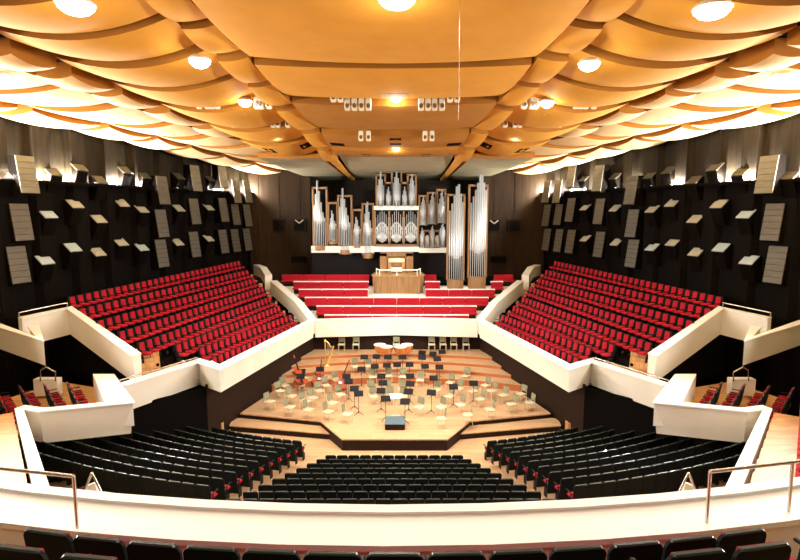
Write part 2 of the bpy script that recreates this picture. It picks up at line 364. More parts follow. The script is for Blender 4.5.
# ------------------------------------------------------------------ wall diffuser boxes
def wallpt(px, py, s, off=.3):
    r = ray(px if s < 0 else px, py)
    # intersect x = s*(wx(y)-.3)
    t = (s * (11.95 + .314 * 45.6 - off) - CAM.x) / (r.x + s * .314 * r.y)
    return CAM + r * t
wall_ang = math.atan(.314)
def wallbox(p, s, tall, label, m):
    # local frame: x along the wall, -y out of the wall into the hall
    rz = (R(90) - wall_ang) if s < 0 else (R(-90) + wall_ang)
    name = 'wall_louvre' if tall else 'wall_box'
    t = empty(name, p, rz); tag(t, label, 'wall louvre' if tall else 'wall box', SIDE[s] + ' wall boxes')
    w = .44 if tall else .33
    if tall:
        prof = [(.35, .90), (-.10, .90), (-.34, -.82), (-.28, -.90), (.35, -.90)]
    else:
        prof = [(.35, .26), (.10, .24), (-.36, -.16), (-.36, -.24), (0, -1.05), (.35, -1.05)]
    n = len(prof)
    vs = [(-w, a, b) for a, b in prof] + [(w, a, b) for a, b in prof]
    MB().add(vs, [tuple(range(n)), tuple(range(2 * n - 1, n - 1, -1))] + [(i, n + i, n + (i + 1) % n, (i + 1) % n) for i in range(n)]).build('body', 'darker_wood', t)
    a, b = Vector((0, prof[1][0], prof[1][1])), Vector((0, prof[2][0], prof[2][1]))
    d = b - a; nrm = Vector((0, d.z, -d.y)).normalized()
    if nrm.y > 0: nrm = -nrm
    ang = math.atan2(d.z, d.y)
    if tall:
        f = MB()
        for k in range(6):
            c = a + d * ((k + .5) / 6) + nrm * .02
            f.box(c, (2 * w + .04, d.length / 6 * .93, .05), rx=ang)
        f.build('slatted_front', m, t)
    else:
        MB().box(a + d * .5 + nrm * .02, (2 * w + .06, d.length, .05), rx=ang).build('sloping_top', m, t)
TALL = {0: 'louvre', 1: 'louvre'}
LW = [  # rows of (px, py, tall, pale) for the left wall, near to far
    [(2, 176, 0, 0), (23.7, 175.6, 1, 1), (51, 173, 0, 0), (77, 168, 0, 0), (98, 181, 0, 0), (123, 171, 0, 0), (142, 176, 0, 0), (160, 191, 1, 0), (177, 177, 0, 0), (193, 179, 1, 1), (208, 179, 0, 0), (220, 176, 1, 1), (234, 192, 1, 0), (245, 192, 1, 0)],
    [(18, 223, 1, 0), (46, 215, 0, 2), (73, 205, 0, 1), (97, 220, 0, 1), (120, 204, 0, 1), (140, 210, 0, 1), (159, 224, 1, 0), (177, 209, 0, 1), (192, 212, 1, 0), (207, 208, 0, 1), (221, 210.5, 1, 0), (233, 214, 1, 0), (245, 216, 1, 0)],
    [(15, 265.5, 1, 0), (43, 261, 0, 2), (71, 248.5, 0, 2), (96, 253, 0, 1), (119, 243, 0, 1), (140, 248, 0, 2), (159, 254, 1, 0), (176, 243, 0, 1), (192, 245, 1, 0), (207, 239, 0, 1), (221, 242, 1, 0), (233, 241, 1, 0), (245, 240, 1, 0)]]
for s in (-1, 1):
    for k, row in enumerate(LW):
        for i, (px, py, tall, c) in enumerate(row):
            n = len(row) - i
            p = wallpt(px if s < 0 else 794 - px, py, s, .75 if k == 0 and tall else .3)
            rn = ('upper', 'middle', 'lowest')[k]
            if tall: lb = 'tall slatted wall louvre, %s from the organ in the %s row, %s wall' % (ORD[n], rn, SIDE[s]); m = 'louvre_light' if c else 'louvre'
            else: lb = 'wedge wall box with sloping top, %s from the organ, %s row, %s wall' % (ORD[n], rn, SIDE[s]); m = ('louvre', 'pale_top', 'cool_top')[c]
            wallbox(p, s, tall, lb, m)

# ------------------------------------------------------------------ parapets
def parapet(pts, h, t, label, side, m='plaster', batter=.12, cope=.05, closed=False, name='parapet', over=.05, hs=None):
    """pts: top edge of the outer face; wall body lies on the 'side' (+1 = left of travel) of it"""
    pts = [Vector(p) for p in pts]; n = len(pts); nr = []
    for i in range(n):
        ds = []
        if i > 0: ds.append((pts[i] - pts[i - 1]).xy.normalized())
        if i < n - 1: ds.append((pts[i + 1] - pts[i]).xy.normalized())
        ns = [Vector((-d.y, d.x)) * side for d in ds]
        if len(ns) == 2:
            b = (ns[0] + ns[1]).normalized(); b = b / max(.35, b.dot(ns[0]))
        else: b = ns[0]
        nr.append(Vector((b.x, b.y, 0)))
    root = empty(name, (0, 0, 0)); tag(root, label, 'parapet')
    def sweep(prof_of):
        mb = MB(); k = len(prof_of(0)); vs = []
        for i in range(n):
            for a, z in prof_of(i): vs.append(pts[i] + nr[i] * a + Vector((0, 0, z)))
        fs = []
        for i in range(n - 1):
            for j in range(k): fs.append((i * k + j, i * k + (j + 1) % k, (i + 1) * k + (j + 1) % k, (i + 1) * k + j))
        fs += [tuple(range(k)), tuple(range(n * k - 1, (n - 1) * k - 1, -1))]
        return mb.add(vs, fs)
    H = (lambda i: hs[i]) if hs else (lambda i: h)
    sweep(lambda i: [(0, -cope), (batter, -H(i)), (t, -H(i)), (t, -cope)]).build('panel', m, root)
    sweep(lambda i: [(-over, 0), (-over, -cope), (t + over * .5, -cope), (t + over * .5, 0)]).build('coping', 'cope', root)
    return root
def rail(pts, hh, label, r=.028, posts=True, name='handrail', np=9):
    root = empty(name, (0, 0, 0)); tag(root, label, 'handrail')
    pts = [Vector(p) for p in pts]
    up = Vector((0, 0, hh))
    MB().tube([p + up for p in pts], r, 8).build('rail', 'steel', root)
    if posts:
        for p in pts[:np]: MB().cyl(p, p + up, r * .9, n=8).build('post', 'steel', root)
    return root
def M2(s, p): p = Vector(p); return p if s < 0 else mir(p)
JZ = 3.17
J = Vector((-5.15, 34.86, JZ)); K1 = Vector((-7.62, 23.77, JZ)); K2 = Vector((-8.99, 24.91, JZ)); K3 = Vector((-10.66, 21.51, JZ))
# choir parapet
root = parapet([J, (0, 35.5, JZ), mir(J)], 1.15, .4, 'long white parapet in front of the choir seats above the stage', 1)
A = Vector((-13.2, 18.9, JZ)); B = Vector((-12.2, 18.6, JZ)); Cc = Vector((-9.4, 19.5, JZ)); D = Vector((-11.9, 23.0, JZ)); Eo = Vector((-12.75, 23.0, JZ))
P4e = atz(37, 490, 5.0); P4e = A + (P4e - A) * 1.04
for s in (-1, 1):
    S = SIDE[s]; sd = -s
    parapet([M2(s, p) for p in (J, K1, K2, K3)], 1.15, .42, 'white zigzag parapet along the front of the %s terrace' % S, s, batter=.16)
    # near end of the terrace, rising to the wall
    p2 = [aty(132, 355, 22.75), aty(67, 308, 25.9), aty(22, 318, 24.3)]
    parapet([M2(s, p) for p in p2], 1.3, .38, 'white sloping parapet at the near end of the %s terrace' % S, s, batter=.12)
    rail([M2(s, p2[1] + Vector((-.1, .2, 0))), M2(s, p2[2] + Vector((-.2, .1, 0)))], .22, 'thin steel rail on the top corner of the %s sloping parapet' % S)
    # stair wall between choir and terrace
    parapet([M2(s, p) for p in ((-5.15, 35.0, 3.25), (-6.4, 37.2, 4.0), (-8.9, 41.0, 4.95))], 1.0, .45, 'white stair wall between the %s terrace and the choir' % S, -s, batter=.05)
    parapet([M2(s, p) for p in (aty(271.5, 289, 41.2), aty(271.5, 275, 42.0), aty(266, 267, 43.2), aty(259, 264.5, 44.6))], .8, .45, 'white curved stair wall high beside the %s terrace, near the organ' % S, -s, batter=.05)
    # loge box
    t_ = parapet([M2(s, p) for p in (A, B, Cc, D)], 1.25, .3, 'white box front hanging over the stalls on the %s' % S, -s, hs=[1.1, 1.2, 1.2, 1.2], batter=.1)
    mb = MB(); q = [M2(s, p) for p in (Cc, D, Eo, (-10.35, 19.4, JZ))]
    if s > 0: q = q[::-1]
    mb.slab([p + Vector((0, 0, .01)) for p in q], .9); mb.build('broad_ledge', 'cope', t_)
    # long diagonal parapet down from the rear gallery
    parapet([M2(s, (A.x, A.y, JZ)), M2(s, P4e)], .9, .17, 'long narrow white parapet beside the %s gallery stairs' % S, -s if 0 else s * -1, batter=.02)
    # next gallery block
    parapet([M2(s, p) for p in ((-18.4, 25.0, 5.1), (-14.2, 21.8, 5.05), (-15.9, 23.9, 5.05))], .98, .35, 'white gallery front cut off at the %s edge of the view' % S, s if 0 else -s * -1, batter=.1)
    # wood decks
    dk = MB(); q = [M2(s, p) for p in ((-9.75, 19.9, 2.15), (-13.3, 19.0, 2.15), (-16.5, 22.5, 2.15), (-15.5, 25.2, 2.15), (-11.6, 23.6, 2.15))]
    dk.prism([(p.x, p.y) for p in q], 1.95, 2.15)
    struct(dk.build('floor_box_' + S, 'stair'), 'oak floor of the %s box' % S)
    # gallery stairs between box and rear gallery
    st = MB(); d4 = (P4e - A); nst = 9
    out = Vector((d4.y, -d4.x, 0)).normalized() * -1
    if out.x > 0: out = -out
    for k in range(nst):
        a = A + d4 * (k / nst) + out * .1; b = A + d4 * ((k + 1) / nst) + out * .1
        z = a.z - .35 + (b.z - a.z)
        q = [M2(s, p) for p in (a, b, b + out * 7.5, a + out * 7.5)]
        st.prism([(p.x, p.y) for p in q], z - .5, z)
    struct(st.build('floor_gallery_stair_' + S, 'stair'), 'oak gallery steps on the %s' % S)
    # walls under the boxes and terraces
    wl = MB()
    def wallq(a, b, z0, za, zb, mb):
        a, b = M2(s, a), M2(s, b)
        d = (b - a); n_ = Vector((-d.y, d.x, 0)).normalized() * .06
        mb.add([(a.x, a.y, z0), (b.x, b.y, z0), (b.x, b.y, zb), (a.x, a.y, za), (a.x + n_.x, a.y + n_.y, z0), (b.x + n_.x, b.y + n_.y, z0), (b.x + n_.x, b.y + n_.y, zb), (a.x + n_.x, a.y + n_.y, za)],
               [(0, 1, 2, 3), (7, 6, 5, 4), (0, 3, 7, 4), (1, 5, 6, 2), (3, 2, 6, 7), (0, 4, 5, 1)])
    lo = [(-5.45, 35.8, 0), (-7.85, 27.3, 0), (-8.6, 24.6, 0), (-9.4, 25.3, 0)]
    wl2 = MB()
    wallq(lo[0], lo[1], -1.6, 2.2, 2.2, wl2); wallq(lo[1], lo[2], -1.6, 2.2, 2.2, wl2)
    struct(wl2.build('wall_stage_' + S, 'stage_edge'), 'dark wood wall on the %s of the stage' % S)
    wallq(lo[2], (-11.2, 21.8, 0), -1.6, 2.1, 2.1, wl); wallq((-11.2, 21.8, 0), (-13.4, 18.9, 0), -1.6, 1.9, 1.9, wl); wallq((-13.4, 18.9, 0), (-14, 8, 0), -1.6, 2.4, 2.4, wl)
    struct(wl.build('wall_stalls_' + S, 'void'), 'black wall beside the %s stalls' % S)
    wv = MB(); wallq((-11.2, 23.6, 0), (-16.4, 27.2, 0), 2.0, 2.9, 4.4, wv); struct(wv.build('wall_void_' + S, 'void'), 'black sheet for the dark space under the %s terrace' % S)  # black sheet painted in for the unlit space below the terrace end
wl = MB(); wl.box((0, 36.0, 1.6), (11.6, .2, 2.2)); struct(wl.build('wall_stage_back', 'stage_edge'), 'dark red-brown wood wall at the back of the stage')
for k in range(-11, 12):
    pass

# ------------------------------------------------------------------ stage
def cut_arc(y0, half, sag, n=14, z=0):
    return [(half * (2 * i / n - 1), y0 + sag * (1 - (2 * i / n - 1) ** 2), z) for i in range(n + 1)]
F1 = (-2.33, 23.73); F2 = (-3.6, 25.87); F3 = (-7.75, 26.9)
stage = MB(); poly = [F1, (-F1[0], F1[1]), (-F2[0], F2[1]), (-F3[0], F3[1]), (5.5, 35.9), (-5.5, 35.9), F3, F2]
stage.prism(poly, -.06, 0); so = struct(stage.build('floor_stage', 'floor'), 'pale wooden concert stage floor')
stage = MB(); poly2 = [(x * .995, y + .02) for x, y in poly]; stage.prism(poly2, -.9, -.05); struct(stage.build('trim_stage_front', 'stage_edge'), 'dark front of the stage')
lev = [(30.3, 7.15, 1.5, .38), (31.45, 6.8, 1.3, .60), (32.65, 6.45, 1.2, .80), (33.9, 6.1, .9, 1.0)]
for k, (y0, half, sag, z) in enumerate(lev):
    arc = cut_arc(y0, half - .15, sag)
    f = MB(); f.prism([(x, y) for x, y, _ in arc] + [(5.45, 35.9), (-5.45, 35.9)], z - .04, z)
    struct(f.build('floor_riser', 'floor'), 'curved stage platform, %s step from the audience' % ORD[k + 1])
    f = MB(); f.prism([(x, y + .03) for x, y, _ in arc] + [(5.4, 35.85), (-5.4, 35.85)], -.01 + (lev[k - 1][3] if k else 0), z - .03)
    struct(f.build('trim_riser', 'riser'), 'red-brown face of the %s stage step' % ORD[k + 1])
for s in (-1, 1):   # lower side step
    q = [M2(s, (*p, 0)) for p in ((-3.05, 24.95), (-8.0, 25.95), (-8.1, 26.9), (-7.7, 26.95), (-3.6, 25.9))]
    if s > 0: q = q[::-1]
    f = MB(); f.prism([(p.x, p.y) for p in q], -.30, -.25); struct(f.build('floor_side_step', 'floor'), '%s pale step along the stage edge' % SIDE[s])
    f = MB(); f.prism([(p.x * .995, p.y + .02) for p in q], -.9, -.29); struct(f.build('trim_side_step', 'stage_edge'))
    f = MB()
    for k in range(4): f.box((s * (8.35 + .28 * k), 26.3, -.5 - .14 * k + .2), (.28, 1.5, .6))
    struct(f.build('floor_side_stairs', 'stair'), 'small oak stairs at the %s end of the stage' % SIDE[s])

# ------------------------------------------------------------------ stalls floor
def zfl(d): return -.55 + .235 * max(0, d)
f = MB()
f.add([(-14, 27.5, -.55), (14, 27.5, -.55), (14, 21.9, -.55), (-14, 21.9, -.55), (14, 13, 1.7), (-14, 13, 1.7), (14, 8, 3.0), (-14, 8, 3.0)], [(0, 1, 2, 3)[::-1], (3, 2, 4, 5)[::-1], (5, 4, 6, 7)[::-1]])
struct(f.build('floor_stalls', 'floor'), 'pale parquet floor of the stalls')

# ------------------------------------------------------------------ theatre seats (local: faces +y, origin on the floor)
def seat_meshes(wd, gaps=False):
    h = wd / 2
    fl_, fr_ = MB(), MB()
    for sx, fr in ((-1, fl_), (1, fr_)):
        fr.rbox((sx * (h - .02), -.06, .16), (.035, .20, .32), .012); fr.rbox((sx * (h - .02), -.10, .46), (.035, .05, .28), .012); fr.rbox((sx * (h - .025), .0, .60), (.045, .38, .035), .012)
    sh = MB(); a = h - .006; pl = [(-a + .03, .16), (a - .03, .16), (a, .22), (a, .87), (a - .018, .905), (a - .05, .922), (-a + .05, .922), (-a + .018, .905), (-a, .87), (-a, .22)]
    k = len(pl); yy = lambda z: -.225 - (z - .54) * math.tan(R(8))
    sh.add([(x, yy(z) + .018, z) for x, z in pl] + [(x, yy(z) - .018, z) for x, z in pl], [tuple(range(k)), tuple(range(2 * k - 1, k - 1, -1))] + [(i, k + i, k + (i + 1) % k, (i + 1) % k) for i in range(k)])
    rm = MB().rbox((0, -.281, .926), (wd - .085, .05, .024), .012, rx=R(8))
    bc = MB().rbox((0, -.195, .64), ((.31 if gaps else wd - .12), .055, .52), .025, rx=R(8))
    cu = MB().rbox((0, .02, .43), (wd - (.09 if gaps else .12), .42, .10), .035)
    return [('side_frame', fl_, 'black'), ('side_frame', fr_, 'black'), ('back_shell', sh, 'blackcloth'), ('top_rim', rm, 'lacquer'), ('back_cushion', bc, 'red'), ('seat_cushion', cu, 'red')]
def seat_proto(name, wd, keep, gaps=False):
    root = empty(name)
    for n, mb, m in seat_meshes(wd, gaps):
        if n in keep: mb.build(n, m, root)
    return root
def joined(places, wd, keep, name, label, cat, group, gaps=False):
    by = {}
    root = empty(name); tag(root, label, cat, group, 'stuff')
    for n, mb, m in seat_meshes(wd, gaps):
        if n not in keep: continue
        by.setdefault(m, MB())
        for p, rz in places:
            mt = Matrix.Translation(p) @ Matrix.Rotation(rz, 4, 'Z')
            by[m].add([mt @ Vector(v) for v in mb.v], mb.f)
    nm = {'black': 'seat_frames', 'blackcloth': 'seat_shells', 'lacquer': 'seat_rims', 'red': 'seat_cushions'}
    for m, mb in by.items():
        o = mb.build(nm[m], m, root); o['kind'] = 'stuff'
    return root
def put(proto, used, p, rz, label, cat, group):
    o = proto if not used else copy_tree(proto)
    used.append(1); o.location = p; o.rotation_euler = (0, 0, rz); tag(o, label, cat, group); return o

# terraces
def rdist(p, a, b):      # distance to the right of the line a > b
    d = (b - a).xy.normalized(); return (p.x - a.x) * d.y - (p.y - a.y) * d.x
def inside(p, m=.5):
    a = rdist(p, J, K1) > m * .7
    return a and (rdist(p, K1, K2) > m or rdist(p, K2, K3) > m)
FAR = [(301, 323), (293, 315), (281.6, 306), (272.5, 297), (265, 287), (256.5, 278.5), (249.5, 270), (241, 261)]
NEAR = [(212, 360), (181, 357), (160, 353), (144, 343), (124, 332), (103, 320.6), (83, 309), (69, 298)]
tp = seat_proto('terrace_armchair', .485, ('side_frame', 'back_shell', 'back_cushion', 'seat_cushion'), True); tu = []; rest = []
cand = []
for s in (-1, 1):
    S = SIDE[s]; fl = MB(); wt = MB()
    L = []
    for k in range(8):
        zf = 3.2 + .443 * k; zn = 3.2 + .371 * k
        L.append((atz(*FAR[k], zf), atz(*NEAR[k], zn)))
    # make the rows evenly fanned
    for k, (a, b) in enumerate(L):
        a = a.copy(); b = b.copy(); a.z -= .92; b.z -= .92
        d = (b - a); ln = d.length; d.normalize(); out = Vector((d.y, -d.x, 0)).normalized()
        if out.x > 0: out = -out
        n = int(ln / .5)
        for i in range(n + 1):
            p = a + d * (ln - .5 * i) if 0 else a + d * (.5 * i)
            if not inside(p, .62): continue
            q = M2(s, p)
            face = -out if s < 0 else Vector((out.x, -out.y, 0))
            face = Vector((-out.x, -out.y, 0)) if s < 0 else Vector((out.x, -out.y, 0))
            rz = math.atan2(face.y, face.x) - R(90)
            cand.append((-(q - CAM).length, s, k, i, q, rz))
        # tread
        nb = (L[k + 1] if k < 7 else None)
        w_ = .95 if nb is None else None
        a0 = a - out * .55 + d * (.3 if k == 0 else -.3); b0 = b - out * .55 - d * .1
        if nb:
            a1 = nb[0] - Vector((0, 0, .92)) - out * .55 - d * .3; b1 = nb[1] - Vector((0, 0, .92)) - out * .55 - d * .1
        else:
            a1 = a + out * .9 - d * .3; b1 = b + out * .9 - d * .1
        a1.z = a.z; b1.z = b.z
        
        for _ in range(60):
            if not inside(b0): b0 -= d * .1
            if not inside(b1): b1 -= d * .1
        a0 += out * (.25 if k == 0 else 0); b0 += out * (.35 if k == 0 else 0)
        q = [M2(s, p) for p in (a0, b0, b1, a1)]
        if s < 0: q = q[::-1]
        fl.slab(q, .5 if k else .18)
        # far end stair flight in oak beside the seats
        for j in range(2 if k else 0):
            zz = a.z - .2 + .22 * j; c = a - d * (.85) + out * (.1 + .45 * j)
            q2 = [M2(s, p) for p in (c - out * .3 - d * .5, c - out * .3 + d * .5, c + out * .3 + d * .5, c + out * .3 - d * .5)]
            if s < 0: q2 = q2[::-1]
            for p in q2: p.z = zz
            wt.slab(q2, .6)
    # near stairs and landing
    for j in range(5):
        z = 3.10 + .17 * j; x0, x1, y0 = 141 - 1.2 * j, 161 - .5 * j, 375 - 5 * j
        q2 = [M2(s, p) for p in (atz(x0, y0, z), atz(x1, y0 - 3, z), atz(x1 - 2, y0 - 9, z), atz(x0 - 2, y0 - 6, z))]
        if s > 0: q2 = q2[::-1]
        wt.slab(q2, .2)
    q2 = [M2(s, p) for p in (atz(158, 371, 3.1), atz(186, 363, 3.1), atz(181, 354, 3.1), atz(155, 358, 3.1))]
    if s > 0: q2 = q2[::-1]
    wt.slab(q2, .3)
    q2 = [M2(s, p) for p in ((-8.5, 25.3, 2.25), (-9.3, 26.0, 2.25), (-11.2, 22.6, 2.25), (-11.7, 23.5, 2.25), (-9.9, 26.3, 2.25))]
    if s > 0: q2 = q2[::-1]
    wt.prism([(p.x, p.y) for p in q2], 2.1, 2.28)
    q2 = [M2(s, p) for p in ((-5.9, 34.7, 2.2), (-8.25, 25.0, 2.2), (-9.7, 26.4, 2.2), (-6.8, 35.2, 2.2))]
    if s > 0: q2 = q2[::-1]
    fl.prism([(p.x, p.y) for p in q2], 2.1, 2.26)
    struct(fl.build('floor_terrace_' + S, 'darker_wood'), 'dark stepped floor of the %s terrace' % S)
    struct(wt.build('floor_terrace_stairs_' + S, 'stair'), 'oak stairs at the ends of the %s terrace' % S)
cand.sort(key=lambda t: -t[0])
for j, (_, s, k, i, q, rz) in enumerate(cand):
    if j < 300: put(tp, tu, q, rz, 'red seat, %s from the organ end, %s row up, %s side terrace' % (ORD[i + 1], ORD[k + 1], SIDE[s]), 'seat', 'red seats of the %s terrace' % SIDE[s])
    else: rest.append((q, rz))
joined(rest, .485, ('side_frame', 'back_shell', 'back_cushion', 'seat_cushion'), 'terrace_seating', 'farther red seats of both side terraces towards the organ', 'seating', 'red terrace seats farther away', True)

# stalls
SK = ('side_frame', 'back_shell', 'top_rim', 'back_cushion', 'seat_cushion')
sp = seat_proto('stalls_armchair', .45, ('side_frame', 'back_shell', 'top_rim', 'seat_cushion')); su = []
for k in range(9):
    y = 21.5 - .83 * k; z = -.55 + .219 * k; n = 12 + k
    for i in range(n):
        put(sp, su, Vector(((i - (n - 1) / 2) * .458, y, z)), 0, 'black-backed seat, %s from the left, %s row from stage, centre stalls' % (ORD[i + 1], ORD[k + 1]), 'seat', 'centre stalls seats')
side = []
for s in (-1, 1):
    for k in range(10):
        r = 17.55 + .84 * k; z = -.55 + .205 * k; a = R(13.4 - .12 * k); i = 0
        while True:
            x = r * math.sin(a); y = 40 - r * math.cos(a)
            if y > 24: lim = 8.3
            else: lim = 8.6 + (24.6 - y) * .62
            if x > min(lim, 12.9): break
            side.append((s, k, i, Vector((s * x, y, z)), s * a)); i += 1; a += .457 / r
side.sort(key=lambda t: t[2])
rest = []
for j, (s, k, i, p, rz) in enumerate(side):
    if j < 156: put(sp, su, p, rz, 'black-backed seat, %s from the aisle, %s row from stage, %s stalls' % (ORD[i + 1], ORD[k + 1], SIDE[s]), 'seat', SIDE[s] + ' stalls seats')
    else: rest.append((p, rz))
joined(rest, .45, ('side_frame', 'back_shell', 'top_rim', 'seat_cushion'), 'stalls_seating', 'darkest black seats at the outer ends of the side stalls', 'seating', 'outer stalls seats')

# box seats, four short rows facing the stage
bp_ = seat_proto('box_armchair', .5, SK); bu = []
for s in (-1, 1):
    for r_, (px0, py0, px1, py1) in enumerate(((75, 381, 86, 400), (52, 383, 64, 402), (27, 384, 39, 402), (3, 386, 12, 403))):
        a, b = atz(px0, py0, 3.1), atz(px1, py1, 3.1)
        n = 5; face = math.atan2((b - a).y, (b - a).x)
        for i in range(n):
            p = a.lerp(b, i / (n - 1)); p.z = 2.15
            p = M2(s, p); rz = face if s < 0 else -face
            put(bp_, bu, p, rz, 'red box seat, %s from the front in the %s row of the %s box' % (ORD[n - i], ORD[r_ + 1], SIDE[s]), 'seat', SIDE[s] + ' box seats')
    # gallery seats at the frame's edge
    if s > 0:
        d4 = (P4e - A); out = Vector((d4.y, -d4.x, 0)).normalized()
        if out.x > 0: out = -out
        for i in range(17):
            p = A + d4 * (.03 + .055 * i)
            for j in range(2):
                q = M2(s, p + out * (1.05 + .9 * j)); q.z = p.z - .30 + .25 * j + .25
                f = M2(s, -out); put(bp_, bu, q, math.atan2(f.y, f.x) - R(90), 'red seat on the right gallery stairs, %s from the top, %s line from the aisle' % (ORD[17 - i], ORD[j + 1]), 'seat', 'red seats on the right gallery')

# ------------------------------------------------------------------ choir benches
HWL = [4.8, 5.45, 6.4, 7.0, 7.55, 8.6]
def bench(xc, y, z, w_, label, rail_=True):
    t = empty('choir_bench', (xc, y, z)); tag(t, label, 'bench', 'red choir benches')
    MB().rbox((0, 0, .38), (w_ - .02, .42, .12), .03).build('seat', 'red', t)
    MB().rbox((0, .24, .60), (w_ - .02, .09, .46), .03, rx=R(-8)).build('backrest', 'red', t)
    MB().box((0, .05, .16), (w_ - .2, .3, .32)).build('base', 'stage_edge', t)
    if rail_: MB().box((0, .32, .82), (w_, .12, .15)).build('top_rail', 'cope', t)
for k in range(6):
    y = 36.1 + .98 * k; z = 2.3 + .436 * k; hw = HWL[k]
    f = MB(); f.box((0, y + .35, z - .35), (2 * hw + 1.3, .98, .70))
    struct(f.build('floor_choir', 'cope'), 'pale step under the %s choir row' % ORD[k + 1])
    for s in (-1, 1):
        x0 = 2.05 if k >= 3 else 0; x1 = hw
        if s > 0 and k >= 4: x1 = {4: 3.15, 5: 2.95}[k]
        nseg = max(1, round((x1 - x0) / 1.6)); w_ = (x1 - x0) / nseg
        for j in range(nseg):
            bench(s * (x0 + w_ * (j + .5)), y + .25, z, w_, 'red choir bench, %s from centre, %s row up, %s of organ console' % (ORD[j + 1], ORD[k + 1], SIDE[s]), k < 5)
    if k >= 4: bench((7.3, 7.95)[k - 4], y + .25, z, (.9, 1.5)[k - 4], 'short red choir bench right of the pedal pipes, %s row up' % ORD[k + 1], k < 5)
f = MB(); f.box((0, 43.7, 3.5), (18.5, 4.4, 2.5)); struct(f.build('floor_organ_gallery', 'darker_wood'), 'dark gallery floor below the organ')

# ------------------------------------------------------------------ organ
Y0 = 43.0
org = empty('pipe_organ', (0, Y0, 5)); tag(org, 'large pipe organ with silver pipe towers in oak frames, above the choir', 'organ')
def OX(px, y=Y0): return aty(px, 240, y).x
def OZ(py, y=Y0): return aty(400, py, y).z
def OP(p): return Vector(p) - Vector((0, Y0, 5))
def tower(x0p, x1p, peakp, ptop, pbase, n, frame_top=None, box_bot=None, shoulder=None, y=Y0, mouth=None, name='pipe_tower', kd=.12, label=None):
    x0, x1 = OX(x0p, y), OX(x1p, y); zt, zb = min(OZ(ptop, y), 13.02), OZ(pbase, y)
    t = empty(name, (0, 0, 0)); t.parent = org
    if label: t['label'] = label
    ww = (x1 - x0) / n; pk = (OX(peakp, y) - x0) / (x1 - x0)
    sh = shoulder if shoulder is not None else zb + (zt - zb) * .5
    H = zt - sh
    mz = OZ(mouth, y) if mouth else zb + (zt - zb) * .33
    for i in range(n):
        u = (i + .5) / n; d = abs(u - pk) / max(pk, 1 - pk)
        top = zt - H * (d ** .8)
        r = ww * (.54 - .10 * d); xc = x0 + ww * (i + .5)
        yy = y - .28 * (1 - (2 * u - 1) ** 2) - .1
        foot = mz + (.28 if i % 2 else 0) * .3 - kd * (1 - abs(2 * u - 1)) * 3 + .3
        p = MB(); c = OP((xc, yy, 0))
        p.lathe((c.x, c.y, c.z), [(.02, zb), (r * .55, foot - .12), (r * .98, foot), (r, foot + .12), (r, top), (r * .86, top), (r * .86, top - .2)], 10)
        po = p.build('pipe', 'pipe', t)
        MB().box((c.x, c.y - r * .94, c.z + foot + .05), (r * 1.15, .05, .26)).build('pipe_mouth', 'mouth', t)
    if frame_top:
        fz = OZ(frame_top, y); f = MB(); zb2 = zb - .05
        for xx in (x0 - .06, x1 + .06): f.box(OP((xx, y + .12, (fz + zb2) / 2)), (.12, .5, fz - zb2))
        f.box(OP(((x0 + x1) / 2, y + .12, fz)), (x1 - x0 + .24, .5, .14)); f.build('frame', 'organ_wood', t)
        MB().box(OP(((x0 + x1) / 2, y + .33, (fz + zb2) / 2)), (x1 - x0, .05, fz - zb2)).build('back_panel', 'organ_black', t)
    if box_bot:
        bz_ = OZ(box_bot, y); n_ = 6; pl = []
        for i in range(n_ + 1):
            u = i / n_; pl.append((x0 - .06 + (x1 - x0 + .12) * u, y - .48 * math.sin(math.pi * u) - .05 - Y0))
        pl += [(x1 + .06, y + .3 - Y0), (x0 - .06, y + .3 - Y0)]
        MB().prism(pl, bz_ - 5, zb + .02 - 5).build('pipe_base', 'organ_wood', t)
tower(314.5, 326.5, 319, 178, 245.5, 7, 188, 250, OZ(226), label='tall pipe tower at the left end')
tower(329.5, 337, 333, 207, 241, 6, 203, 244, OZ(230))
tower(339.5, 351, 343.5, 187, 250, 7, 196, 254, OZ(226))
tower(353.5, 361, 357, 214, 245, 6, 210, 247.5, OZ(234))
tower(363.5, 372.5, 367.5, 196, 254, 7, 204, 258, OZ(232))
tower(377.5, 384.5, 381, 172, 208, 5, 175, None, OZ(188), mouth=202)
tower(386, 391.5, 388.5, 185.5, 207, 5, 183, None, OZ(197), mouth=203)
tower(392.8, 400.5, 396.5, 167.5, 208, 5, 170, None, OZ(186), mouth=202)
tower(402, 407.2, 404.5, 186, 207, 5, 183, None, OZ(197), mouth=203)
tower(408.5, 415, 411.5, 173, 208, 5, 175, None, OZ(188), mouth=202)
tower(420, 425.5, 423, 195, 225, 6, 196, None, OZ(207), mouth=218)
tower(428.3, 435, 432, 191, 224, 6, 193, None, OZ(206), mouth=217)
tower(437.6, 444, 441, 188, 223, 6, 190, None, OZ(206), mouth=216)
tower(419.8, 424, 422, 227, 248, 5, None, None, OZ(235), mouth=243)
tower(425, 429, 427, 234, 247, 4, 231, None, OZ(237), mouth=243)
tower(430.2, 434.2, 432, 224.5, 247.5, 5, None, None, OZ(233), mouth=242)
tower(435, 438.8, 437, 234, 247, 4, 231, None, OZ(237), mouth=243)
tower(439.6, 445, 442, 222, 247, 5, None, None, OZ(231), mouth=242)
tower(448.5, 463, 457, 179, 279.5, 7, 195, 290, OZ(214), y=40.9, mouth=258, name='pedal_tower', label='pedal pipe tower in an oak frame, nearer the centre')
tower(469.5, 485.5, 479.5, 168.5, 277, 8, 185.5, 290, OZ(206), y=40.9, mouth=253, name='pedal_tower', label='tallest pedal pipe tower at the right end')
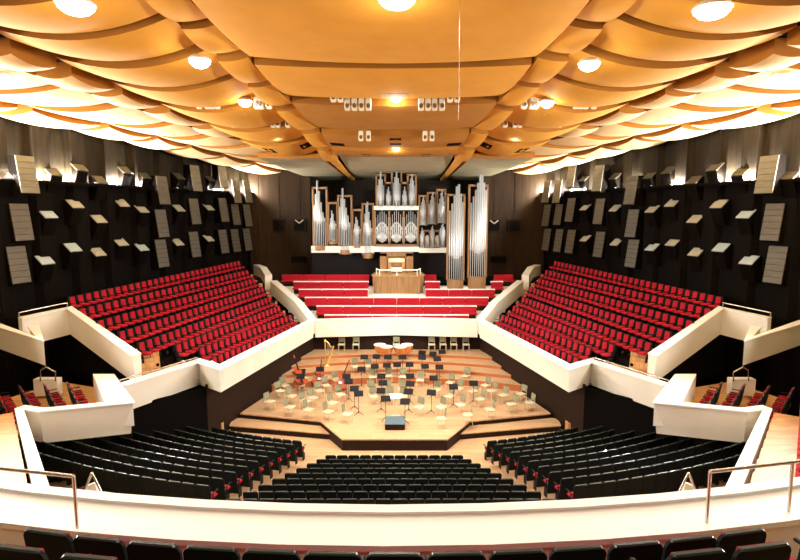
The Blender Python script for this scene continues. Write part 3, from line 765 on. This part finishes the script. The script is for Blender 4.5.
# chevron field below the centre
cz0, cz1 = OZ(245), OZ(211)
f = MB(); xa, xb = OX(375), OX(418)
for k in range(4): f.box(OP((xa + (xb - xa) * k / 3, Y0 + .0, (cz0 + cz1) / 2)), (.12, .4, cz1 - cz0))
f.box(OP(((xa + xb) / 2, Y0, cz0)), (xb - xa, .4, .12)); f.build('chevron_case', 'organ_wood', org)
MB().box(OP(((xa + xb) / 2, Y0 + .5, (cz0 + cz1) / 2)), (xb - xa, .05, cz1 - cz0)).build('chevron_back', 'organ_black', org)
for k in range(3):
    t = empty('chevron_field'); t.parent = org
    x0 = xa + (xb - xa) * k / 3; wv = (xb - xa) / 3; xm = x0 + wv / 2; zc = OZ(222)
    for j in range(7):
        x = x0 + wv * (j + .5) / 7; dd = abs(x - xm) / (wv / 2); zz = zc - dd * .75
        c = OP((x, Y0 - .05, 0))
        MB().lathe((c.x, c.y, c.z), [(.01, zz - 1.35 + dd * .55), (.055, zz - .5), (.06, zz - .1), (.02, zz + .05), (.015, zz + 1.0)], 8).build('pipe', 'pipe', t)
    v = MB()
    for sg in (-1, 1):
        c = OP((xm + sg * wv * .25, Y0 - .16, zc - .30)); v.box(c, (wv * .62, .06, .14), ry=sg * math.atan(.75 / (wv / 2)))
    v.build('chevron', 'mouth', t)
    s_ = MB(); c = OP((xm, Y0 - .12, zc - 1.15)); s_.lathe((c.x, c.y, c.z), [(.02, -.42), (.3, -.25), (.46, 0), (.3, .22), (.02, .4)], 14, 1, .3); s_.build('horizontal_pipes', 'pipe', t)
# white ledges and dark undercase
def ledge(p0, p1, q0, q1, nm='ledge', y=Y0, m='cope', dp=.7):
    MB().box(OP(((OX(p0, y) + OX(p1, y)) / 2, y + .1, (OZ(q0, y) + OZ(q1, y)) / 2)), (OX(p1, y) - OX(p0, y), dp, OZ(q0, y) - OZ(q1, y))).build(nm, m, org)
ledge(311.5, 374, 246, 252.5); ledge(374, 419, 246.5, 251.5); ledge(419, 446.5, 248, 252.5); ledge(374, 418.5, 206, 210)
ledge(312, 446, 253, 277, 'undercase', Y0 + .6, 'organ_black', .3)
for a_, b_, c_, d_ in ((376, 417, 168, 206), (419, 446, 186, 247), (328, 363, 206, 246)): ledge(a_, b_, c_, d_, 'inner_case', Y0 + .8, 'organ_black', .2)
# console on its podium
con = empty('organ_console', (0, 42.2, 5.2)); tag(con, 'oak organ console niche with lit keyboards below the organ', 'console')
yc = 42.4
def cbox(p0, p1, q0, q1, m, nm, yy=yc, dp=.5, par=con, o=Vector((0, 42.2, 5.2))):
    a = aty(p0, q0, yy); b = aty(p1, q1, yy)
    return MB().box(((a.x + b.x) / 2 - o.x, yy - o.y, (a.z + b.z) / 2 - o.z), (abs(b.x - a.x), dp, abs(a.z - b.z))).build(nm, m, par)
cbox(380, 387, 253, 276, 'organ_wood', 'side_panel'); cbox(406, 413, 253, 276, 'organ_wood', 'side_panel'); cbox(380, 413, 252.5, 256, 'organ_wood', 'lintel')
cbox(387, 406, 256, 276, 'oak', 'back_panel', yc + .4, .1); cbox(388.5, 404.5, 258.5, 262, 'key_glow', 'music_desk_light', yc + .2, .1)
cbox(388, 391, 262, 276, 'oak', 'jamb', yc, .3); cbox(402, 405, 262, 276, 'oak', 'jamb', yc, .3)
cbox(391, 402, 263, 266, 'organ_wood', 'music_desk', yc + .1, .2); cbox(391, 402, 267, 271.5, 'skin', 'keyboards', yc - .1, .5)
pod = empty('console_podium', (0, 40.9, 4)); tag(pod, 'wooden balcony podium with white rail in front of the organ console', 'podium')
o = Vector((0, 40.9, 4))
a = aty(371, 276, 40.2); b = aty(425.5, 294, 40.2)
pl = [(a.x, -.3), (b.x, -.3), (b.x - .1, 1.9), (a.x + .1, 1.9)]
pl = [(a.x, .1), (a.x + .35, -.55), (b.x - .35, -.55), (b.x, .1), (b.x - .2, 2.2), (a.x + .2, 2.2)]
MB().prism([(p[0] * .96, p[1]) for p in pl], b.z - 4.3, a.z - 4.06).build('front', 'organ_wood', pod); MB().prism(pl, a.z - 4.08, a.z - 4).build('top', 'oak', pod)
rl = MB()
zt = aty(396, 270.3, 40.3).z - 4
pr_ = [(a.x + .35, .5), (a.x + .6, -.4), (b.x - .6, -.4), (b.x - .35, .5)]
for (x0, y0), (x1, y1) in zip(pr_, pr_[1:]): rl.cyl((x0, y0, zt), (x1, y1, zt), .05)
for x, y in pr_ + [(0, -.4)]: rl.cyl((x, y, a.z - 4), (x, y, zt), .035)
rl.build('guard_rail', 'paper', pod)
# wall details next to the organ
for i, (px, py) in enumerate(((278.5, 225), (299.5, 225), (494, 225.5), (514, 225.5))):
    c = aty(px, py, 45.15); t = empty('wall_plate', c); tag(t, 'square loudspeaker plate on the organ wall, %s from the left' % ORD[i + 1], 'wall plate', 'square wall plates')
    MB().rbox((0, 0, 0), (1.05, .12, 1.05), .02).build('plate', 'stage_edge', t)
    MB().box((0, -.07, 0), (.85, .03, .85)).build('grille', 'darker_wood', t)
    if i in (1, 2):
        MB().box((-.16, -.1, .28), (.42, .03, .09), ry=R(38)).box((.16, -.1, .28), (.42, .03, .09), ry=R(-38)).build('bracket', 'pale_top', t)
for i, px in enumerate((299.5, 498)):
    c = aty(px, 272, 45.18); t = empty('door_%d' % (i + 1), c); struct(t, 'dark recessed door in the wall %s of the organ' % SIDE[-1 if i == 0 else 1])
    MB().box((0, 0, 0), (1.2, .1, 2.3)).build('door_leaf', 'stage_edge', t); MB().box((0, -.05, 1.02), (1.25, .12, .5)).build('door_lintel', 'void', t)

# ------------------------------------------------------------------ orchestra
def zstage(y, x=0):
    z = 0
    for y0, half, sag, zz in lev:
        if y > y0 + sag * (1 - min(1, abs(x) / half) ** 2) + .05: z = zz
    return z
def on_stage(px, py, dz=0):
    for z in (1.0, .8, .6, .38, 0):
        p = atz(px, py, z + dz)
        if zstage(p.y, p.x) == z and p.y < 35.6: break
    return Vector((p.x, min(p.y, 35.3), z))
ch = empty('orchestra_chair'); cu_ = []
MB().rbox((0, 0, .45), (.44, .42, .06), .025).build('seat', 'beige', ch)
MB().rbox((0, -.21, .74), (.40, .05, .34), .025, rx=R(8)).build('backrest', 'olive', ch)
for x in (-.19, .19):
    MB().cyl((x, .18, 0), (x, .17, .44), .014, n=6).build('leg', 'beige', ch)
    MB().tube([(x, -.22, 0), (x, -.19, .45), (x, -.23, .88)], .014).build('leg', 'beige', ch)
ms = empty('music_stand'); mu = []
MB().rbox((0, 0, 1.10), (.46, .03, .30), .01, rx=R(-50)).box((0, -.13, .99), (.46, .06, .015)).build('desk', 'stand', ms)
MB().cyl((0, 0, .1), (0, 0, 1.1), .014, n=6).build('pole', 'stand', ms)
b_ = MB()
for k in range(3):
    a = R(90 + 120 * k); b_.cyl((0, 0, .18), (.26 * math.cos(a), .26 * math.sin(a), .01), .012, n=5)
b_.build('tripod', 'stand', ms)
pod_p = Vector((.0, 25.0, 0))
def facing(p, tgt=None):
    d = (tgt or pod_p) - p; return math.atan2(d.y, d.x) - R(90)
def z4(l, ox, oy, f=4): return [(ox + x / f, oy + y / f) for x, y in l]
LEFTC = z4([(120, 328), (160, 284), (200, 350), (208, 306), (275, 360), (262, 326), (292, 312), (355, 368), (372, 332), (430, 378), (402, 298), (318, 284), (240, 262), (345, 262), (386, 240), (180, 262), (330, 225), (255, 232)], 240, 320)
RIGHTC = z4([(165, 395), (162, 350), (240, 340), (270, 380), (198, 306), (320, 318), (360, 360), (445, 338), (412, 302), (368, 284), (484, 296), (517, 332), (342, 262), (292, 286), (236, 275), (200, 250), (80, 240), (75, 350), (142, 280), (262, 224)], 400, 320)
MIDC = z4([(230, 258), (225, 348), (235, 396), (340, 250), (335, 345), (350, 396), (440, 256), (435, 340), (440, 396), (110, 186), (205, 182)], 340, 340, 7)
CANDC = []
for nmx, lst in (('left of the podium', LEFTC), ('right of the podium', RIGHTC), ('behind the podium', MIDC)):
    pts = sorted([on_stage(px, py + 2.5, .3) for px, py in lst], key=lambda p: (p - pod_p).length)
    for i, p in enumerate(pts):
        put(ch, cu_, p, facing(p) + random.uniform(-.15, .15), 'olive-backed beige orchestra chair %s, %s nearest the podium' % (nmx, ORD[i + 1]), 'chair', 'orchestra chairs ' + nmx)
for i, (px, py) in enumerate(((342.5, 349), (357, 348), (396.5, 347), (431, 348), (442, 348), (452.5, 348), (465.5, 350))):
    p = atz(px, py, 1.0); p = Vector((p.x, 35.45, 1.0))
    put(ch, cu_, p, R(180), 'olive chair against the back stage wall, %s from the left' % ORD[i + 1], 'chair', 'chairs along the back wall of the stage')
STL = z4([(170, 115), (255, 112), (335, 115), (437, 115), (150, 200), (243, 180), (328, 172), (400, 168), (487, 167), (290, 248), (300, 295), (490, 248), (492, 302), (287, 350), (480, 355), (320, 405), (455, 425), (45, 250), (60, 285), (100, 335), (130, 370)], 340, 340, 7) + \
      z4([(175, 180), (275, 185), (155, 85), (230, 92), (295, 82), (155, 118), (260, 128), (235, 262), (220, 362), (375, 322), (515, 298)], 400, 340, 7) + z4([(220, 215), (350, 200), (215, 250)], 270, 340, 7)
pts = []
for px, py in STL:
    p = on_stage(px, py, 1.12); pts.append(p)
pts.sort(key=lambda p: (p - pod_p).length)
for i, p in enumerate(pts):
    q = p.copy()
    put(ms, mu, q, facing(q, Vector((q.x * 1.2, 40, 0))) + random.uniform(-.2, .2), 'black music stand, %s nearest the conductor podium' % ORD[i + 1], 'music stand', 'music stands on the stage')
# podium, conductor's desk
t = empty('conductor_podium', (0.0, 25.2, 0)); tag(t, 'low blue-grey carpeted conductor podium at the stage front', 'podium')
MB().rbox((0, 0, .14), (.92, 1.0, .27), .02).build('base', 'stage_edge', t); MB().rbox((0, 0, .29), (.94, 1.02, .05), .02).build('carpet_top', 'podium', t)
t = empty('conductor_desk', (.02, 26.5, 0)); tag(t, 'white topped conductor desk in front of the podium', 'desk')
MB().box((0, 0, 1.02), (.62, .4, .03), rx=R(18)).build('desk_top', 'paper', t); MB().cyl((0, 0, 0), (0, 0, 1.0), .025).build('pole', 'beige', t); MB().box((0, 0, .02), (.45, .35, .04)).build('foot', 'beige', t)
# harp
p = on_stage(330, 366); p.z = zstage(p.y, p.x)
hp = empty('harp', p, R(-25)); hp.scale = (.82, .82, .82); tag(hp, 'golden concert harp standing at the left rear of the stage', 'harp')
MB().cyl((-.38, 0, .1), (-.40, 0, 1.80), .05, .04).lathe((-.40, 0, 1.8), [(.04, 0), (.09, .05), (.06, .13), (.02, .18)], 10).build('column', 'gold', hp)
MB().tube([(-.40, 0, 1.78), (-.25, 0, 1.86), (-.08, 0, 1.72), (.06, 0, 1.50), (.22, 0, 1.46), (.34, 0, 1.55)], .045, 8).build('neck', 'gold', hp)
MB().cyl((-.28, 0, .15), (.34, 0, 1.52), .17, .05, 10).build('soundbox', 'gold', hp)
MB().lathe((-.3, 0, 0), [(.26, 0), (.28, .06), (.2, .14), (.1, .16)], 12).build('pedestal', 'gold', hp)
sg = MB()
for k in range(12):
    u = (k + 1) / 13; a = Vector((-.28, 0, .15)).lerp(Vector((.34, 0, 1.52)), u); sg.cyl(a, (a.x, 0, 1.80 - .5 * u), .004, n=4, cap=False)
sg.build('strings', 'paper', hp)
# double basses lying on their sides
def outline(k, w1, w2, w3, L):
    pts = []
    for i in range(25):
        u = i / 24
        w = w1 * math.exp(-((u - .24) / .17) ** 2) + w2 * math.exp(-((u - .80) / .13) ** 2) + w3
        w *= min(1, (u / .06) ** .5) * min(1, ((1 - u) / .05) ** .5)
        pts.append((w, u * L))
    return pts
for i, (px, py, rz, tl) in enumerate(((298, 380, 20, -38), (314, 381, -10, -42), (334, 385, -30, -48))):
    p = atz(px + 4, py + 7, .02 if i else .4); bs = empty('double_bass', p + Vector((0, 0, .08)), R(rz)); bs.rotation_euler = (R(-48), R(12), R(rz + 20)); bs.scale = (1.1, 1.1, 1.0)
    tag(bs, 'red-brown double bass leaning among the chairs, %s' % ('nearest the left stage edge', 'middle of the three', 'closest to the stage middle')[i], 'double bass', 'double basses')
    pr = outline(0, .33, .24, .05, 1.12)
    poly = [(w, z) for w, z in pr] + [(-w, z) for w, z in reversed(pr)]
    n = len(poly)
    MB().add([(x, -.10, z) for x, z in poly] + [(x, .10, z) for x, z in poly], [tuple(range(n)), tuple(range(2 * n - 1, n - 1, -1))] + [(i2, n + i2, n + (i2 + 1) % n, (i2 + 1) % n) for i2 in range(n)]).build('body', 'bass', bs)
    MB().box((0, -.13, 1.35), (.05, .05, .8)).build('neck', 'stand', bs); MB().rbox((0, -.13, 1.85), (.07, .09, .24), .02).build('scroll', 'bass', bs)
    MB().box((0, -.16, .42), (.16, .02, .14)).build('bridge', 'paper', bs); MB().box((0, -.15, .18), (.07, .02, .28)).build('tailpiece', 'stand', bs)
# timpani
for i, (px, py) in enumerate(((380, 350), (386.5, 352), (400.5, 352), (407, 350))):
    p = atz(px, py - 5.5, 1.78); p.z = 1.0; p.y = min(p.y, 35.0)
    t = empty('kettledrum', p); tag(t, 'copper kettledrum with pale drumhead, %s from the left' % ORD[i + 1], 'drum', 'kettledrums at the back of the stage')
    MB().lathe((0, 0, .2), [(.03, 0), (.2, .06), (.32, .25), (.36, .5), (.37, .58)], 18).build('bowl', 'copper', t)
    MB().lathe((0, 0, .78), [(.38, -.03), (.39, .0), (.37, .02), (.001, .022)], 18).build('drumhead', 'skin', t)
    l_ = MB()
    for k in range(3): l_.cyl((.3 * math.cos(k * 2.1), .3 * math.sin(k * 2.1), 0), (.36 * math.cos(k * 2.1), .36 * math.sin(k * 2.1), .75), .015, n=5)
    l_.build('stand_legs', 'steel', t)

# ------------------------------------------------------------------ rear gallery parapet, seats and rails
XC, Rr, YP = 0.1, 19.5, 5.78
def garc(r, a, z): return Vector((XC + r * math.sin(a), YP + Rr - r * math.cos(a), z))
GZ = 6.765
angs = [R(-39 + 3 * i) for i in range(27)]
gpar = parapet([garc(Rr, a, GZ) for a in angs], .75, .67, 'broad curved white parapet across the bottom of the view', -1, cope=.06, over=.03, batter=.06, name='gallery_parapet')
mb = MB(); n = len(angs)
vs = [garc(Rr - .02, a, GZ + .04) for a in angs] + [garc(Rr + .14, a, GZ + .04) for a in angs] + [garc(Rr - .02, a, GZ - .02) for a in angs] + [garc(Rr + .14, a, GZ - .02) for a in angs]
mb.add(vs, [(i, i + 1, n + i + 1, n + i) for i in range(n - 1)] + [(n + i, n + i + 1, 3 * n + i + 1, 3 * n + i) for i in range(n - 1)] + [(2 * n + i, 2 * n + i + 1, i + 1, i) for i in range(n - 1)])
mb.build('raised_lip', 'cope', gpar)
FZ = 6.26
fl = MB(); fl.prism([(p.x, p.y) for p in [garc(Rr + .64, a, 0) for a in angs]] + [(14, -4), (-14, -4)], 5.9, FZ)
struct(fl.build('floor_gallery', 'stair'), 'oak floor of the rear gallery')
fl = MB(); fl.prism([(-6, 3.95), (6, 3.95), (6, -2), (-6, -2)], FZ, FZ + .32); struct(fl.build('floor_gallery_step', 'stair'), 'second oak step of the rear gallery')
gp = seat_proto('gallery_armchair', .50, SK); gu = []
Rs = 14.6
for i in range(-6, 7):
    a = i * .507 / Rs
    p = Vector((.185 + Rs * math.sin(a), 4.60 + Rs * (1 - math.cos(a)), FZ))
    put(gp, gu, p, a, 'black-backed gallery seat, %s from the left in the row behind the parapet' % ORD[i + 7], 'seat', 'front row of the rear gallery')
for i, (px, py) in enumerate(((22, 547), (94, 556), (692, 551), (757, 545), (822, 536))):
    p = atz(px, py, FZ + .32 + .94); p.z = FZ + .32; p.y += .28
    put(gp, gu, p, math.atan2(p.x, Rs), 'black-backed seat in the second gallery row, %s from the left at the bottom edge' % ORD[i + 1], 'seat', 'second row of the rear gallery')
rail([(-3.09, 5.41, GZ), (-3.95, 5.58, GZ), (-5.2, 5.92, GZ)], .56, 'polished steel handrail on the left of the curved parapet', r=.02, np=1)
rail([(3.44, 5.51, GZ), (4.45, 5.73, GZ), (5.6, 6.05, GZ)], .56, 'polished steel handrail on the right of the curved parapet', r=.02)

# small rails and stair heads
for s in (-1, 1):
    S = SIDE[s]
    rail([M2(s, p) for p in (K3 + Vector((-.25, .1, 0)), K2 + Vector((-.15, .2, 0)), K1 + Vector((-.3, .45, 0)))], .16, 'low steel rail along the %s terrace parapet corner' % S, r=.025)
    t = empty('pointed_stair_rail', M2(s, aty(92, 494, 12.5))); tag(t, 'white stair head with pointed steel rail beside the %s stalls' % S, 'stair rail')
    o = t.location
    def L_(px, py, y=12.5): return M2(s, aty(px, py, y)) - o
    MB().tube([L_(82, 496), L_(92, 473), L_(104, 497)], .03, 8).build('rail', 'steel', t)
    a, b, c, d = L_(87, 486, 12.6), L_(95, 483, 12.6), L_(99, 500, 12.6), L_(84, 500, 12.6)
    e = Vector((0, .1, 0))
    MB().add([a, b, c, d, a + e, b + e, c + e, d + e], [(0, 1, 2, 3), (7, 6, 5, 4), (0, 4, 5, 1), (1, 5, 6, 2), (2, 6, 7, 3), (3, 7, 4, 0)]).build('panel', 'plaster', t)
    a = L_(103, 495); MB().box((a.x - s * -.35, a.y, a.z - .1), (.8, .3, .08)).build('ledge', 'cope', t)
    t = empty('stair_lectern', M2(s, aty(48, 384, 23.0))); tag(t, 'small white stair block with a bent steel rail behind the %s box' % S, 'stair rail')
    o = t.location
    MB().box((0, 0, -.1), (1.0, .35, .7)).build('block', 'plaster', t)
    MB().tube([L_(40.5, 381, 22.8), L_(40.5, 370, 22.8), L_(46, 367, 22.8), L_(55.5, 372, 22.8), L_(55.5, 381, 22.8)], .028, 8).build('rail', 'steel', t)
    t = empty('stair_rail', M2(s, aty(164, 366, 25.2))); tag(t, 'short upright steel stair rail at the foot of the %s terrace stairs' % S, 'stair rail')
    o = t.location
    MB().tube([L_(161, 368, 25.2), L_(161, 354.5, 25.2), L_(167.5, 351.5, 25.2), L_(167.5, 366, 25.2)], .03, 8).build('rail', 'steel', t)
